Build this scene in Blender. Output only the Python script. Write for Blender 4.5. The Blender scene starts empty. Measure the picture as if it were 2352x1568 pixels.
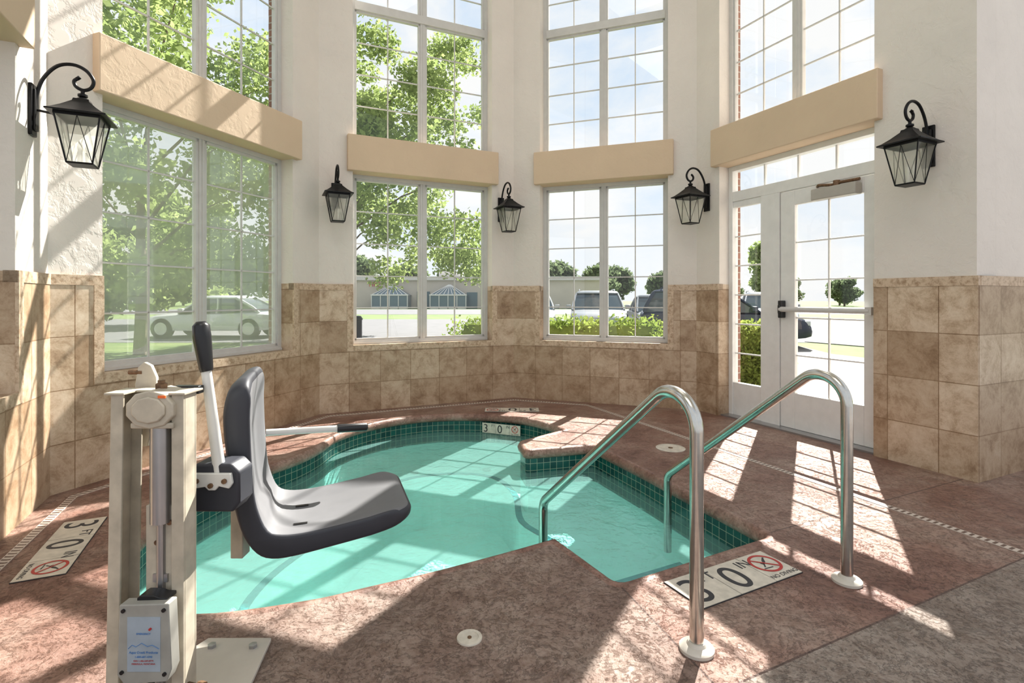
import bpy, bmesh, math, random
from mathutils import Vector, Matrix
from mathutils.geometry import tessellate_polygon
random.seed(7)
COL = bpy.context.scene.collection
bpy.context.scene.view_settings.view_transform = 'Standard'
bpy.context.scene.view_settings.gamma = 0.95

# ------------------------------------------------------------------ materials
def nodemat(name):
    m = bpy.data.materials.new(name); m.use_nodes = True
    nt = m.node_tree
    b = nt.nodes['Principled BSDF']
    return m, nt, b
def N(nt, t, **kw):
    n = nt.nodes.new(t)
    for k, v in kw.items(): setattr(n, k, v)
    return n
def L(nt, a, b): nt.links.new(a, b)
def ramp(nt, fac, stops):
    r = N(nt, 'ShaderNodeValToRGB')
    els = r.color_ramp.elements
    els[0].position = stops[0][0]; els[0].color = (*stops[0][1], 1)
    els[1].position = stops[-1][0]; els[1].color = (*stops[-1][1], 1)
    for p, c in stops[1:-1]:
        e = els.new(p); e.color = (*c, 1)
    if fac is not None: L(nt, fac, r.inputs[0])
    return r
def noise(nt, vec, scale, detail=4, rough=0.55, dist=0.0):
    n = N(nt, 'ShaderNodeTexNoise')
    n.inputs['Scale'].default_value = scale; n.inputs['Detail'].default_value = detail
    n.inputs['Roughness'].default_value = rough; n.inputs['Distortion'].default_value = dist
    if vec is not None: L(nt, vec, n.inputs['Vector'])
    return n
def mixc(nt, fac, a, b, mode='MIX'):
    m = N(nt, 'ShaderNodeMix', data_type='RGBA', blend_type=mode)
    for inp, v in ((0, fac), (6, a), (7, b)):
        if hasattr(v, 'is_linked') or hasattr(v, 'links'): L(nt, v, m.inputs[inp])
        elif inp == 0: m.inputs[0].default_value = v
        else: m.inputs[inp].default_value = (*v, 1)
    return m.outputs[2]
def bump(nt, h, strength, dist, b):
    n = N(nt, 'ShaderNodeBump'); n.inputs['Strength'].default_value = strength
    n.inputs['Distance'].default_value = dist
    L(nt, h, n.inputs['Height']); L(nt, n.outputs[0], b.inputs['Normal'])
def simple(name, col, rough=0.5, metal=0.0, var=0.12, scale=12, bmp=0.0, bscale=60):
    m, nt, b = nodemat(name)
    tc = N(nt, 'ShaderNodeTexCoord')
    n = noise(nt, tc.outputs['Object'], scale)
    lo = tuple(c*(1-var) for c in col); hi = tuple(min(1, c*(1+var)) for c in col)
    r = ramp(nt, n.outputs[0], [(0.3, lo), (0.7, hi)])
    L(nt, r.outputs[0], b.inputs['Base Color'])
    b.inputs['Roughness'].default_value = rough; b.inputs['Metallic'].default_value = metal
    if bmp:
        n2 = noise(nt, tc.outputs['Object'], bscale, 6)
        bump(nt, n2.outputs[0], bmp, 0.01, b)
    return m

def plaster(name, col, st=.3):
    m, nt, b = nodemat(name)
    tc = N(nt, 'ShaderNodeTexCoord')
    n = noise(nt, tc.outputs['Object'], 2.2, 5)
    r = ramp(nt, n.outputs[0], [(0.3, tuple(c*0.93 for c in col)), (0.7, col)])
    L(nt, r.outputs[0], b.inputs['Base Color'])
    b.inputs['Roughness'].default_value = 0.8
    n2 = noise(nt, tc.outputs['Object'], 9, 7, 0.6, 0.3)
    r2 = ramp(nt, n2.outputs[0], [(0.42, (0, 0, 0)), (0.56, (1, 1, 1))])
    bump(nt, r2.outputs[0], st, 0.005, b)
    return m
M_PLASTER = plaster('plaster_cream', (0.745, 0.69, 0.635), .4)
M_BEAM = plaster('plaster_tan', (0.66, 0.51, 0.365), .2)

def tile_mat():
    m, nt, b = nodemat('travertine_tile')
    uv = N(nt, 'ShaderNodeUVMap'); uv.uv_map = 'UVMap'
    mp = N(nt, 'ShaderNodeMapping'); mp.inputs['Location'].default_value = (0.05, 0.03, 0)
    L(nt, uv.outputs[0], mp.inputs[0])
    br = N(nt, 'ShaderNodeTexBrick', offset=0.0)
    br.inputs['Scale'].default_value = 1.0; br.inputs['Brick Width'].default_value = 0.33
    br.inputs['Row Height'].default_value = 0.33; br.inputs['Mortar Size'].default_value = 0.0035
    br.inputs['Mortar Smooth'].default_value = 0.1; br.inputs['Bias'].default_value = 0.0
    br.inputs['Color1'].default_value = (0.64, 0.57, 0.50, 1); br.inputs['Color2'].default_value = (1, 1, 1, 1)
    br.inputs['Mortar'].default_value = (0.50, 0.42, 0.34, 1)
    L(nt, mp.outputs[0], br.inputs['Vector'])
    tc = N(nt, 'ShaderNodeTexCoord')
    n = noise(nt, tc.outputs['Object'], 6.0, 13, 0.80, 0.3)
    r = ramp(nt, n.outputs[0], [(0.32, (0.30, 0.20, 0.125)), (0.43, (0.47, 0.345, 0.235)), (0.52, (0.61, 0.48, 0.355)), (0.68, (0.74, 0.63, 0.50))])
    L(nt, mixc(nt, 1.0, r.outputs[0], br.outputs['Color'], 'MULTIPLY'), b.inputs['Base Color'])
    b.inputs['Roughness'].default_value = 0.42
    inv = N(nt, 'ShaderNodeMath', operation='SUBTRACT'); inv.inputs[0].default_value = 1
    L(nt, br.outputs['Fac'], inv.inputs[1])
    bump(nt, inv.outputs[0], 0.5, 0.003, b)
    return m
M_TILE = tile_mat()
def border_mat():
    m, nt, b = nodemat('relief_border_tile')
    tc = N(nt, 'ShaderNodeTexCoord')
    n = noise(nt, tc.outputs['Object'], 30, 5, 0.7)
    r = ramp(nt, n.outputs[0], [(0.34, (0.35, 0.235, 0.145)), (0.56, (0.60, 0.465, 0.34))])
    L(nt, r.outputs[0], b.inputs['Base Color']); b.inputs['Roughness'].default_value = 0.5
    bump(nt, n.outputs[0], 0.4, 0.005, b)
    return m
M_BORDER = border_mat()
def brick_mat():
    m, nt, b = nodemat('red_brick')
    uv = N(nt, 'ShaderNodeUVMap'); uv.uv_map = 'UVMap'
    br = N(nt, 'ShaderNodeTexBrick')
    br.inputs['Scale'].default_value = 1.0; br.inputs['Brick Width'].default_value = 0.2
    br.inputs['Row Height'].default_value = 0.07; br.inputs['Mortar Size'].default_value = 0.006
    br.inputs['Color1'].default_value = (0.30, 0.14, 0.10, 1); br.inputs['Color2'].default_value = (0.23, 0.11, 0.08, 1)
    br.inputs['Mortar'].default_value = (0.4, 0.36, 0.32, 1)
    L(nt, uv.outputs[0], br.inputs['Vector']); L(nt, br.outputs['Color'], b.inputs['Base Color'])
    b.inputs['Roughness'].default_value = 0.85
    return m
M_BRICK = brick_mat()

def floor_mat(name, zone=True):
    m, nt, b = nodemat(name)
    geo = N(nt, 'ShaderNodeNewGeometry'); P = geo.outputs['Position']
    n = noise(nt, P, 1.6, 9, 0.68, 0.3)
    red = ramp(nt, n.outputs[0], [(0.32, (0.20, 0.095, 0.072)), (0.46, (0.31, 0.175, 0.135)), (0.58, (0.39, 0.265, 0.215)), (0.72, (0.48, 0.37, 0.31))])
    n3 = noise(nt, P, 12, 9, 0.74)
    g0 = ramp(nt, n3.outputs[0], [(0.36, (0.66, 0.60, 0.56)), (0.58, (1.0, 1.0, 1.0))])
    n4 = noise(nt, P, 48, 8, 0.75, 0.2)
    g4 = ramp(nt, n4.outputs[0], [(0.38, (0.76, 0.73, 0.71)), (0.54, (1.0, 1.0, 1.0))])
    gg = mixc(nt, 1.0, g0.outputs[0], g4.outputs[0], 'MULTIPLY')
    col = mixc(nt, 1.0, red.outputs[0], gg, 'MULTIPLY')
    h = noise(nt, P, 4.5, 12, 0.72, 0.25)
    pl = ramp(nt, h.outputs[0], [(0.38, (0, 0, 0)), (0.42, (.30, .30, .30)), (0.47, (.38, .38, .38)), (0.49, (.62, .62, .62)), (0.55, (.70, .70, .70)), (0.58, (1, 1, 1))])
    hs = N(nt, 'ShaderNodeMath', operation='MULTIPLY_ADD'); L(nt, n4.outputs[0], hs.inputs[0]); hs.inputs[1].default_value = .5; L(nt, pl.outputs[0], hs.inputs[2])
    height = hs.outputs[0]
    if zone:
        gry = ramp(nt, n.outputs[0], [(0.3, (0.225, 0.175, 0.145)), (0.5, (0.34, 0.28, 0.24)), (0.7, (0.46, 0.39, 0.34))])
        def side(px, py, nx, ny):
            d = N(nt, 'ShaderNodeVectorMath', operation='DOT_PRODUCT')
            L(nt, P, d.inputs[0]); d.inputs[1].default_value = (nx, ny, 0)
            s = N(nt, 'ShaderNodeMath', operation='SUBTRACT'); L(nt, d.outputs['Value'], s.inputs[0])
            s.inputs[1].default_value = px*nx + py*ny
            return s.outputs[0]
        def stepn(v, w=0.004):
            mr = N(nt, 'ShaderNodeMapRange'); L(nt, v, mr.inputs[0])
            mr.inputs[1].default_value = -w; mr.inputs[2].default_value = w
            return mr.outputs[0]
        dB = side(0.70, 1.64, 0.43, -0.90)
        zb = stepn(dB)
        zr = stepn(side(0.447, 2.217, 0.95, 0.30), 0.02)
        mul = N(nt, 'ShaderNodeMath', operation='MULTIPLY'); L(nt, zb, mul.inputs[0]); L(nt, zr, mul.inputs[1])
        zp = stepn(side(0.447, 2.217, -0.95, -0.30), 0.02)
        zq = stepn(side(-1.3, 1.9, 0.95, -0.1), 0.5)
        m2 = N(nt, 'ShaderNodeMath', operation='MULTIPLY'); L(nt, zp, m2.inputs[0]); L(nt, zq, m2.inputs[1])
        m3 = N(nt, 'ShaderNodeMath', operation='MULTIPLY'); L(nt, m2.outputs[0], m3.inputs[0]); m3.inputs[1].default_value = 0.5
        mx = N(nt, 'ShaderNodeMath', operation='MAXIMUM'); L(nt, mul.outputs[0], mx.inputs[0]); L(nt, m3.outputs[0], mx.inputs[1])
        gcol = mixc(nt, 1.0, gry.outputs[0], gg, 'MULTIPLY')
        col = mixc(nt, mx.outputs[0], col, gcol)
        def seam(v, w=0.004):
            a = N(nt, 'ShaderNodeMath', operation='ABSOLUTE'); L(nt, v, a.inputs[0])
            l = N(nt, 'ShaderNodeMath', operation='LESS_THAN'); L(nt, a.outputs[0], l.inputs[0]); l.inputs[1].default_value = w
            return l.outputs[0]
        def gate(a, c):
            x = N(nt, 'ShaderNodeMath', operation='MULTIPLY'); L(nt, a, x.inputs[0]); L(nt, c, x.inputs[1]); return x.outputs[0]
        sp = side(0.447, 2.217, 0.95, 0.30)
        near = stepn(side(0.447, 2.217, 0.43, -0.9), 0.002)
        right = stepn(side(1.32, 2.70, 0.9, 0.43), 0.002)
        s1 = gate(seam(dB), zr)
        s2 = gate(seam(sp), near)
        s3 = gate(seam(side(1.32, 2.70, 0.43, -0.90)), right)
        a1 = N(nt, 'ShaderNodeMath', operation='MAXIMUM'); L(nt, s1, a1.inputs[0]); L(nt, s2, a1.inputs[1])
        a2 = N(nt, 'ShaderNodeMath', operation='MAXIMUM'); L(nt, a1.outputs[0], a2.inputs[0]); L(nt, s3, a2.inputs[1])
        col = mixc(nt, a2.outputs[0], col, (0.13, 0.08, 0.065))
        sb = N(nt, 'ShaderNodeMath', operation='SUBTRACT'); L(nt, height, sb.inputs[0]); L(nt, a2.outputs[0], sb.inputs[1])
        height = sb.outputs[0]
    L(nt, col, b.inputs['Base Color'])
    rr = N(nt, 'ShaderNodeMapRange'); L(nt, n3.outputs[0], rr.inputs[0])
    rr.inputs[3].default_value = 0.22; rr.inputs[4].default_value = 0.42
    L(nt, rr.outputs[0], b.inputs['Roughness'])
    bump(nt, height, 0.95, 0.009 if zone else 0.005, b)
    return m
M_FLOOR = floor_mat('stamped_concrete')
M_COPE = floor_mat('stamped_concrete_edge', False)

def pooltile_mat():
    m, nt, b = nodemat('green_pool_tile')
    uv = N(nt, 'ShaderNodeUVMap'); uv.uv_map = 'UVMap'
    br = N(nt, 'ShaderNodeTexBrick', offset=0.0)
    br.inputs['Scale'].default_value = 1.0; br.inputs['Brick Width'].default_value = 0.055
    br.inputs['Row Height'].default_value = 0.055; br.inputs['Mortar Size'].default_value = 0.0018
    br.inputs['Color1'].default_value = (0.002, 0.04, 0.038, 1); br.inputs['Color2'].default_value = (0.006, 0.09, 0.075, 1)
    br.inputs['Mortar'].default_value = (0.28, 0.33, 0.24, 1)
    L(nt, uv.outputs[0], br.inputs['Vector']); L(nt, br.outputs['Color'], b.inputs['Base Color'])
    b.inputs['Roughness'].default_value = 0.15
    return m
M_PTILE = pooltile_mat()
M_BASIN = simple('turquoise_plaster', (0.82, 0.96, 0.92), 0.6, var=0.05, scale=5)
M_STEPEDGE = simple('dark_step_tile', (0.06, 0.30, 0.34), 0.3)

def water_mat():
    m = bpy.data.materials.new('pool_water_surface'); m.use_nodes = True
    nt = m.node_tree; nt.nodes.clear()
    out = N(nt, 'ShaderNodeOutputMaterial')
    geo = N(nt, 'ShaderNodeNewGeometry')
    n1 = noise(nt, geo.outputs['Position'], 5, 3, 0.5, 0.8)
    n2 = noise(nt, geo.outputs['Position'], 26, 2, 0.5, 0.6)
    ad = N(nt, 'ShaderNodeMath', operation='MULTIPLY_ADD'); L(nt, n2.outputs[0], ad.inputs[0]); ad.inputs[1].default_value = 0.35; L(nt, n1.outputs[0], ad.inputs[2])
    bp = N(nt, 'ShaderNodeBump'); bp.inputs['Strength'].default_value = 0.65; bp.inputs['Distance'].default_value = 0.018
    L(nt, ad.outputs[0], bp.inputs['Height'])
    tr = N(nt, 'ShaderNodeBsdfTransparent'); tr.inputs[0].default_value = (0.63, 0.98, 0.945, 1)
    df = N(nt, 'ShaderNodeBsdfDiffuse'); df.inputs[0].default_value = (0.48, 0.92, 0.86, 1)
    mx = N(nt, 'ShaderNodeMixShader'); mx.inputs[0].default_value = 0.17
    L(nt, tr.outputs[0], mx.inputs[1]); L(nt, df.outputs[0], mx.inputs[2])
    gl = N(nt, 'ShaderNodeBsdfGlossy'); gl.inputs['Roughness'].default_value = 0.03
    L(nt, bp.outputs[0], gl.inputs['Normal'])
    fr = N(nt, 'ShaderNodeFresnel'); fr.inputs[0].default_value = 1.33; L(nt, bp.outputs[0], fr.inputs['Normal'])
    m2 = N(nt, 'ShaderNodeMixShader'); L(nt, fr.outputs[0], m2.inputs[0])
    L(nt, mx.outputs[0], m2.inputs[1]); L(nt, gl.outputs[0], m2.inputs[2])
    L(nt, m2.outputs[0], out.inputs[0])
    return m
M_WATER = water_mat()
def glass_mat(name, tint=(0.98, 0.99, 0.985), base=0.05, haze=0.0):
    m = bpy.data.materials.new(name); m.use_nodes = True
    nt = m.node_tree; nt.nodes.clear()
    out = N(nt, 'ShaderNodeOutputMaterial')
    tr = N(nt, 'ShaderNodeBsdfTransparent'); tr.inputs[0].default_value = (*tint, 1)
    gl = N(nt, 'ShaderNodeBsdfGlossy'); gl.inputs['Roughness'].default_value = 0.01
    g = N(nt, 'ShaderNodeNewGeometry'); d = N(nt, 'ShaderNodeVectorMath', operation='DOT_PRODUCT')
    L(nt, g.outputs['Normal'], d.inputs[0]); L(nt, g.outputs['Incoming'], d.inputs[1])
    ab = N(nt, 'ShaderNodeMath', operation='ABSOLUTE'); L(nt, d.outputs['Value'], ab.inputs[0])
    iv = N(nt, 'ShaderNodeMath', operation='SUBTRACT'); iv.inputs[0].default_value = 1; L(nt, ab.outputs[0], iv.inputs[1])
    pw = N(nt, 'ShaderNodeMath', operation='POWER'); L(nt, iv.outputs[0], pw.inputs[0]); pw.inputs[1].default_value = 5
    ma = N(nt, 'ShaderNodeMath', operation='MULTIPLY_ADD'); L(nt, pw.outputs[0], ma.inputs[0]); ma.inputs[1].default_value = .9; ma.inputs[2].default_value = base
    mx = N(nt, 'ShaderNodeMixShader'); L(nt, ma.outputs[0], mx.inputs[0])
    L(nt, tr.outputs[0], mx.inputs[1]); L(nt, gl.outputs[0], mx.inputs[2])
    last = mx.outputs[0]
    if haze:
        tc = N(nt, 'ShaderNodeTexCoord'); nn = noise(nt, tc.outputs['Object'], 1.5, 3)
        mr = N(nt, 'ShaderNodeMapRange'); L(nt, nn.outputs[0], mr.inputs[0]); mr.inputs[3].default_value = haze*0.6; mr.inputs[4].default_value = haze*1.4
        df = N(nt, 'ShaderNodeBsdfTranslucent'); df.inputs[0].default_value = (0.95, 0.95, 0.92, 1)
        m3 = N(nt, 'ShaderNodeMixShader'); L(nt, mr.outputs[0], m3.inputs[0])
        L(nt, last, m3.inputs[1]); L(nt, df.outputs[0], m3.inputs[2]); last = m3.outputs[0]
    L(nt, last, out.inputs[0])
    return m
M_GLASS = glass_mat('window_glass', base=.06)
M_GLASSH = glass_mat('reflection_haze_glass', base=.16, haze=.30)  # pale translucent veil mixed in to imitate hazy reflections on the left window
M_LGLASS = glass_mat('lantern_glass', (0.97, 0.98, 0.96), .04, 0.30)
M_FRAME = simple('white_window_frame', (0.58, 0.57, 0.55), 0.4, var=0.04)
M_DOOR = simple('white_painted_aluminium', (0.74, 0.73, 0.71), 0.35, var=0.04)
M_STEEL = simple('brushed_stainless_steel', (0.55, 0.54, 0.51), 0.2, 1.0, var=0.08, scale=30)
M_FLANGE = simple('white_flange', (0.56, 0.52, 0.46), 0.35, var=0.05)
M_CLOSER = simple('grey_closer_cover', (0.42, 0.39, 0.35), 0.35, var=0.05)
M_IRON = simple('black_wrought_iron', (0.012, 0.012, 0.013), 0.42, 0.6, var=0.3)
M_BULB = simple('candle_bulb', (0.8, 0.76, 0.68), 0.3)
M_CREAM = simple('cream_powder_coat', (0.48, 0.43, 0.345), 0.4, var=0.18, scale=16)
M_CREAM2 = simple('pale_grey_plastic', (0.33, 0.325, 0.295), 0.45, var=0.12)
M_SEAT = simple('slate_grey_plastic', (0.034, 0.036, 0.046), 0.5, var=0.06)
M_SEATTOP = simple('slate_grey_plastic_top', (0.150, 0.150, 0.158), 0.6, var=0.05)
M_BLACK = simple('black_rubber', (0.012, 0.012, 0.014), 0.3)
M_WHITE = simple('white_enamel', (0.66, 0.66, 0.63), 0.3, var=0.04)
M_ALU = simple('satin_aluminium', (0.42, 0.42, 0.43), 0.3, 0.8, var=0.05)
M_RUST = simple('weathered_bolt', (0.20, 0.12, 0.07), 0.5, 0.6, var=0.4, scale=60)
M_ORANGE = simple('orange_sticker', (0.85, 0.16, 0.03), 0.5)
M_TXTBLK = simple('black_lettering', (0.03, 0.03, 0.035), 0.5)
M_TXTRED = simple('red_marking', (0.42, 0.03, 0.025), 0.5)
M_TXTBLUE = simple('blue_lettering', (0.05, 0.2, 0.5), 0.5)
M_LABEL = simple('pale_blue_sticker', (0.34, 0.40, 0.46), 0.4)
M_MARK = simple('white_marker_tile', (0.60, 0.55, 0.47), 0.4, var=0.16, scale=20)

# ------------------------------------------------------------------ mesh builder
def ident(x, y, z): return (x, y, z)
class MB:
    def __init__(s): s.v = []; s.f = []; s.m = []; s.uv = []
    def add(s, vs, fs, mat=0, uvs=None):
        o = len(s.v); s.v += [tuple(v) for v in vs]
        for i, f in enumerate(fs):
            s.f.append([k+o for k in f]); s.m.append(mat)
            s.uv.append(uvs[i] if uvs else [(0, 0)]*len(f))
    def box(s, x0, x1, y0, y1, z0, z1, mat=0, fn=ident):
        c = [(x, y, z) for z in (z0, z1) for y in (y0, y1) for x in (x0, x1)]
        fs = [(0, 2, 3, 1), (4, 5, 7, 6), (0, 1, 5, 4), (2, 6, 7, 3), (0, 4, 6, 2), (1, 3, 7, 5)]
        ax = [(0, 1), (0, 1), (0, 2), (0, 2), (1, 2), (1, 2)]
        uvs = [[(c[k][a[0]], c[k][a[1]]) for k in f] for f, a in zip(fs, ax)]
        s.add([fn(*p) for p in c], fs, mat, uvs)
    def loft(s, rings, mat=0, caps=True, closed=True):
        n = len(rings[0]); vs = [p for r in rings for p in r]; fs = []
        for i in range(len(rings)-1):
            for j in range(n if closed else n-1):
                k = (j+1) % n
                fs.append((i*n+j, i*n+k, (i+1)*n+k, (i+1)*n+j))
        if caps:
            fs.append(tuple(range(n))[::-1]); fs.append(tuple((len(rings)-1)*n+j for j in range(n)))
        s.add(vs, fs, mat)
    def tube(s, path, r, seg=12, mat=0, caps=True):
        P = [Vector(p) for p in path]; rs = r if isinstance(r, (list, tuple)) else [r]*len(P)
        t0 = (P[1]-P[0]).normalized()
        up = Vector((0, 0, 1)) if abs(t0.z) < 0.9 else Vector((1, 0, 0))
        nrm = t0.cross(up).normalized(); rings = []
        for i, p in enumerate(P):
            if i == 0: t = t0
            elif i == len(P)-1: t = (P[i]-P[i-1]).normalized()
            else: t = ((P[i+1]-P[i]).normalized()+(P[i]-P[i-1]).normalized()).normalized()
            nrm = (nrm - t*nrm.dot(t)).normalized(); bn = t.cross(nrm)
            rings.append([p+(nrm*math.cos(a)+bn*math.sin(a))*rs[i] for a in [2*math.pi*k/seg for k in range(seg)]])
        s.loft(rings, mat, caps)
    def lathe(s, prof, c=(0, 0, 0), seg=16, mat=0, rot=0.0, fn=ident):
        rings = [[fn(c[0]+r*math.cos(rot+2*math.pi*k/seg), c[1]+r*math.sin(rot+2*math.pi*k/seg), c[2]+z) for k in range(seg)] for r, z in prof]
        s.loft(rings, mat, True)
    def prism(s, poly, a0, a1, fn, mat=0):
        s.loft([[fn(p[0], p[1], a0) for p in poly], [fn(p[0], p[1], a1) for p in poly]], mat, True)
    def cyl(s, p0, p1, r, seg=16, mat=0): s.tube([p0, p1], r, seg, mat)
    def tess(s, loops, z, mat=0, down=False):
        vs = [(p[0], p[1], z) for lp in loops for p in lp]
        tris = tessellate_polygon([[Vector((p[0], p[1], 0)) for p in lp] for lp in loops])
        out = []
        for t in tris:
            a, c, d = [Vector(vs[k]) for k in t]
            cr = (c-a).cross(d-a).z
            if abs(cr) < 1e-12: continue
            t = tuple(t)
            if (cr < 0) != down: t = t[::-1]
            out.append(t)
        s.add(vs, out, mat, [[(vs[k][0], vs[k][1]) for k in t] for t in out])
    def obj(s, name, mats, parent=None, loc=(0, 0, 0), off=(0, 0, 0), rot=0.0, bevel=0, smooth=35, recalc=True, subsurf=0, **props):
        me = bpy.data.meshes.new(name)
        me.from_pydata([(v[0]-off[0], v[1]-off[1], v[2]-off[2]) for v in s.v], [], s.f)
        for m in mats: me.materials.append(m)
        me.polygons.foreach_set('material_index', s.m)
        uvl = me.uv_layers.new(name='UVMap')
        flat = [c for f in s.uv for p in f for c in p]
        uvl.data.foreach_set('uv', flat)
        me.update()
        if recalc:
            bm = bmesh.new(); bm.from_mesh(me); bmesh.ops.recalc_face_normals(bm, faces=bm.faces); bm.to_mesh(me); bm.free()
        if smooth:
            me.polygons.foreach_set('use_smooth', [True]*len(me.polygons))
            me.set_sharp_from_angle(angle=math.radians(smooth))
        o = bpy.data.objects.new(name, me); COL.objects.link(o)
        o.location = loc; o.rotation_euler = (0, 0, rot)
        if parent: o.parent = parent
        if bevel:
            b = o.modifiers.new('bevel', 'BEVEL'); b.width = bevel; b.segments = 3; b.limit_method = 'ANGLE'; b.angle_limit = math.radians(40)
        for k, v in props.items(): o[k] = v
        return o
def empty(name, loc=(0, 0, 0), rot=0.0, **props):
    o = bpy.data.objects.new(name, None); COL.objects.link(o); o.location = loc; o.rotation_euler = (0, 0, rot)
    o.empty_display_size = 0.1
    for k, v in props.items(): o[k] = v
    return o
def text_obj(name, body, size, mat, parent, mtx, extrude=0.0006, align='LEFT', **props):
    cu = bpy.data.curves.new('tmp', 'FONT'); cu.body = body; cu.size = size; cu.extrude = extrude; cu.align_x = align
    t = bpy.data.objects.new('tmp', cu); COL.objects.link(t); bpy.context.view_layer.update()
    me = bpy.data.meshes.new_from_object(t.evaluated_get(bpy.context.evaluated_depsgraph_get()))
    bpy.data.objects.remove(t); bpy.data.curves.remove(cu)
    me.transform(mtx); me.materials.clear(); me.materials.append(mat); me.name = name
    o = bpy.data.objects.new(name, me); COL.objects.link(o); o.parent = parent
    for k, v in props.items(): o[k] = v
    return o

def fillet(pts, rads, seg=8):
    out = [Vector(pts[0])]
    for i in range(1, len(pts)-1):
        a, p, c = Vector(pts[i-1]), Vector(pts[i]), Vector(pts[i+1])
        u = (a-p).normalized(); w = (c-p).normalized(); r = rads[i-1]
        if r <= 0: out.append(p); continue
        ang = u.angle(w); t = r/math.tan(ang/2)
        cen = p+(u+w).normalized()*(r/math.sin(ang/2)); s0 = p+u*t-cen; s1 = p+w*t-cen
        tot = s0.angle(s1)
        for k in range(seg+1):
            f = k/seg
            out.append(cen+(s0*math.sin((1-f)*tot)+s1*math.sin(f*tot))/math.sin(tot))
    out.append(Vector(pts[-1])); return out
def catmull(pts, sub=6, closed=False):
    out = []; n = len(pts)
    rng = range(n) if closed else range(n-1)
    for i in rng:
        g = (lambda k: pts[k % n]) if closed else (lambda k: pts[min(max(k, 0), n-1)])
        p0, p1, p2, p3 = g(i-1), g(i), g(i+1), g(i+2)
        for k in range(sub):
            t = k/sub
            out.append(tuple(0.5*((2*p1[d])+(-p0[d]+p2[d])*t+(2*p0[d]-5*p1[d]+4*p2[d]-p3[d])*t*t+(-p0[d]+3*p1[d]-3*p2[d]+p3[d])*t**3) for d in range(len(p1))))
    if not closed: out.append(tuple(pts[-1]))
    return out

# ------------------------------------------------------------------ room frames
AB = (-2.00, 5.457); BC = (0.02, 6.40); CD = (1.994, 5.682); AE = (-2.82, 3.20); DE = (3.039, 3.444)
def frame(P, d, n):
    return lambda s, o, z: (P[0]+s*d[0]+o*n[0], P[1]+s*d[1]+o*n[1], z)
FA = frame(AB, (-.342, -.940), (-.940, .342))
FB = frame(BC, (-.906, -.423), (-.423, .906))
FC = frame(BC, (.940, -.342), (.342, .940))
FD = frame(CD, (.423, -.906), (.906, .423))
FE = frame(AE, (.423, -.906), (-.906, -.423))
FR = frame(DE, (.906, .423), (-.423, .906))
SILL, BT0, BT1, TT, CEIL, UPT = 0.70, 2.55, 2.93, 1.345, 6.9, 6.5
OPEN = {'A': (0.37, 2.09), 'B': (0.285, 1.89), 'C': (0.333, 1.80), 'D': (0.31, 1.83), 'E': (0.46, 1.95)}
LEN = {'A': 2.40, 'B': 2.23, 'C': 2.10, 'D': 2.47, 'E': 2.4}
FR_ = {'A': FA, 'B': FB, 'C': FC, 'D': FD, 'E': FE}
WN = {'A': 'wall_left', 'B': 'wall_back_left', 'C': 'wall_back_right', 'D': 'wall_right', 'E': 'wall_near_left'}
TH = 0.24; BO = 0.30
for k in 'ABCDE':
    f = FR_[k]; s0, s1 = OPEN[k]; ln = LEN[k]; b = MB(); door = (k == 'D')
    for (a, c) in ((0, s0), (s1, ln)):
        b.box(a, c, 0, TH, TT, CEIL, 0, f)
        b.box(a, c+(0.012 if (door and c == ln) else 0), -0.012, TH, -0.2, TT, 1, f)
        b.box(a, c+(0.016 if (door and c == ln) else 0), -0.017, 0.05, TT-0.06, TT+0.004, 2, f)
    if door: b.box(ln, ln+0.016, 0.05, 0.24, TT-0.06, TT+0.004, 2, f)
    zb = 0 if door else SILL
    if not door:
        b.box(s0-0.06, s0+0.002, -0.017, 0.0, zb, TT-0.06, 2, f)
        b.box(s1-0.002, s1+0.06, -0.017, 0.0, zb, TT-0.06, 2, f)
        b.box(s0, s1, -0.012, TH, -0.2, SILL-0.002, 1, f)
        b.box(s0-0.06, s1+0.06, -0.017, 0.0, SILL-0.06, SILL+0.002, 2, f)
    b.box(s0, s1, 0.10, TH, BT0+0.02, BT1-0.01, 0, f)
    b.box(s0, s1, 0, TH, UPT, CEIL, 0, f)
    e0, e1 = (-0.12, ln+0.12) if k != 'D' else (-0.12, ln-0.1)
    b.box(e0, s0, TH, BO, -0.2, CEIL, 3, f); b.box(s1, e1, TH, BO, -0.2, CEIL, 3, f)
    if not door: b.box(s0, s1, TH, BO, -0.2, SILL-0.03, 3, f)
    b.box(s0, s1, TH, BO, BT0+0.02, BT1-0.02, 3, f); b.box(s0, s1, TH, BO, UPT, CEIL, 3, f)
    b.obj(WN[k], [M_PLASTER, M_TILE, M_BORDER, M_BRICK], smooth=0, recalc=True, kind='structure', label='cream plaster wall with travertine tile wainscot and window opening')
b = MB()
b.box(0.0, 3.2, 0.242, 0.40, -0.2, CEIL, 0, FR)
b.box(0.24, 3.2, 0.0, 0.242, TT, CEIL, 0, FR); b.box(0.24, 3.2, -0.012, 0.242, -0.2, TT, 1, FR)
b.box(0.0, 0.25, -0.014, 0.02, -0.2, TT, 1, FR); b.box(0.012, 3.2, -0.018, 0.0, TT-0.06, TT+0.004, 2, FR)
b.obj('wall_right_return', [M_PLASTER, M_TILE, M_BORDER], smooth=0, kind='structure', label='cream plaster return wall with travertine tile wainscot')
ti = 1
for k in 'ABCDE':
    s0, s1 = OPEN[k]; b = MB()
    b.box(s0-0.06, s1+0.06, -0.065, 0.145, BT0, BT1, 0, FR_[k])
    b.obj('trim_%d' % ti, [M_BEAM], bevel=0.008, smooth=0, kind='structure', label='tan stucco lintel band between lower and upper windows'); ti += 1

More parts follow.
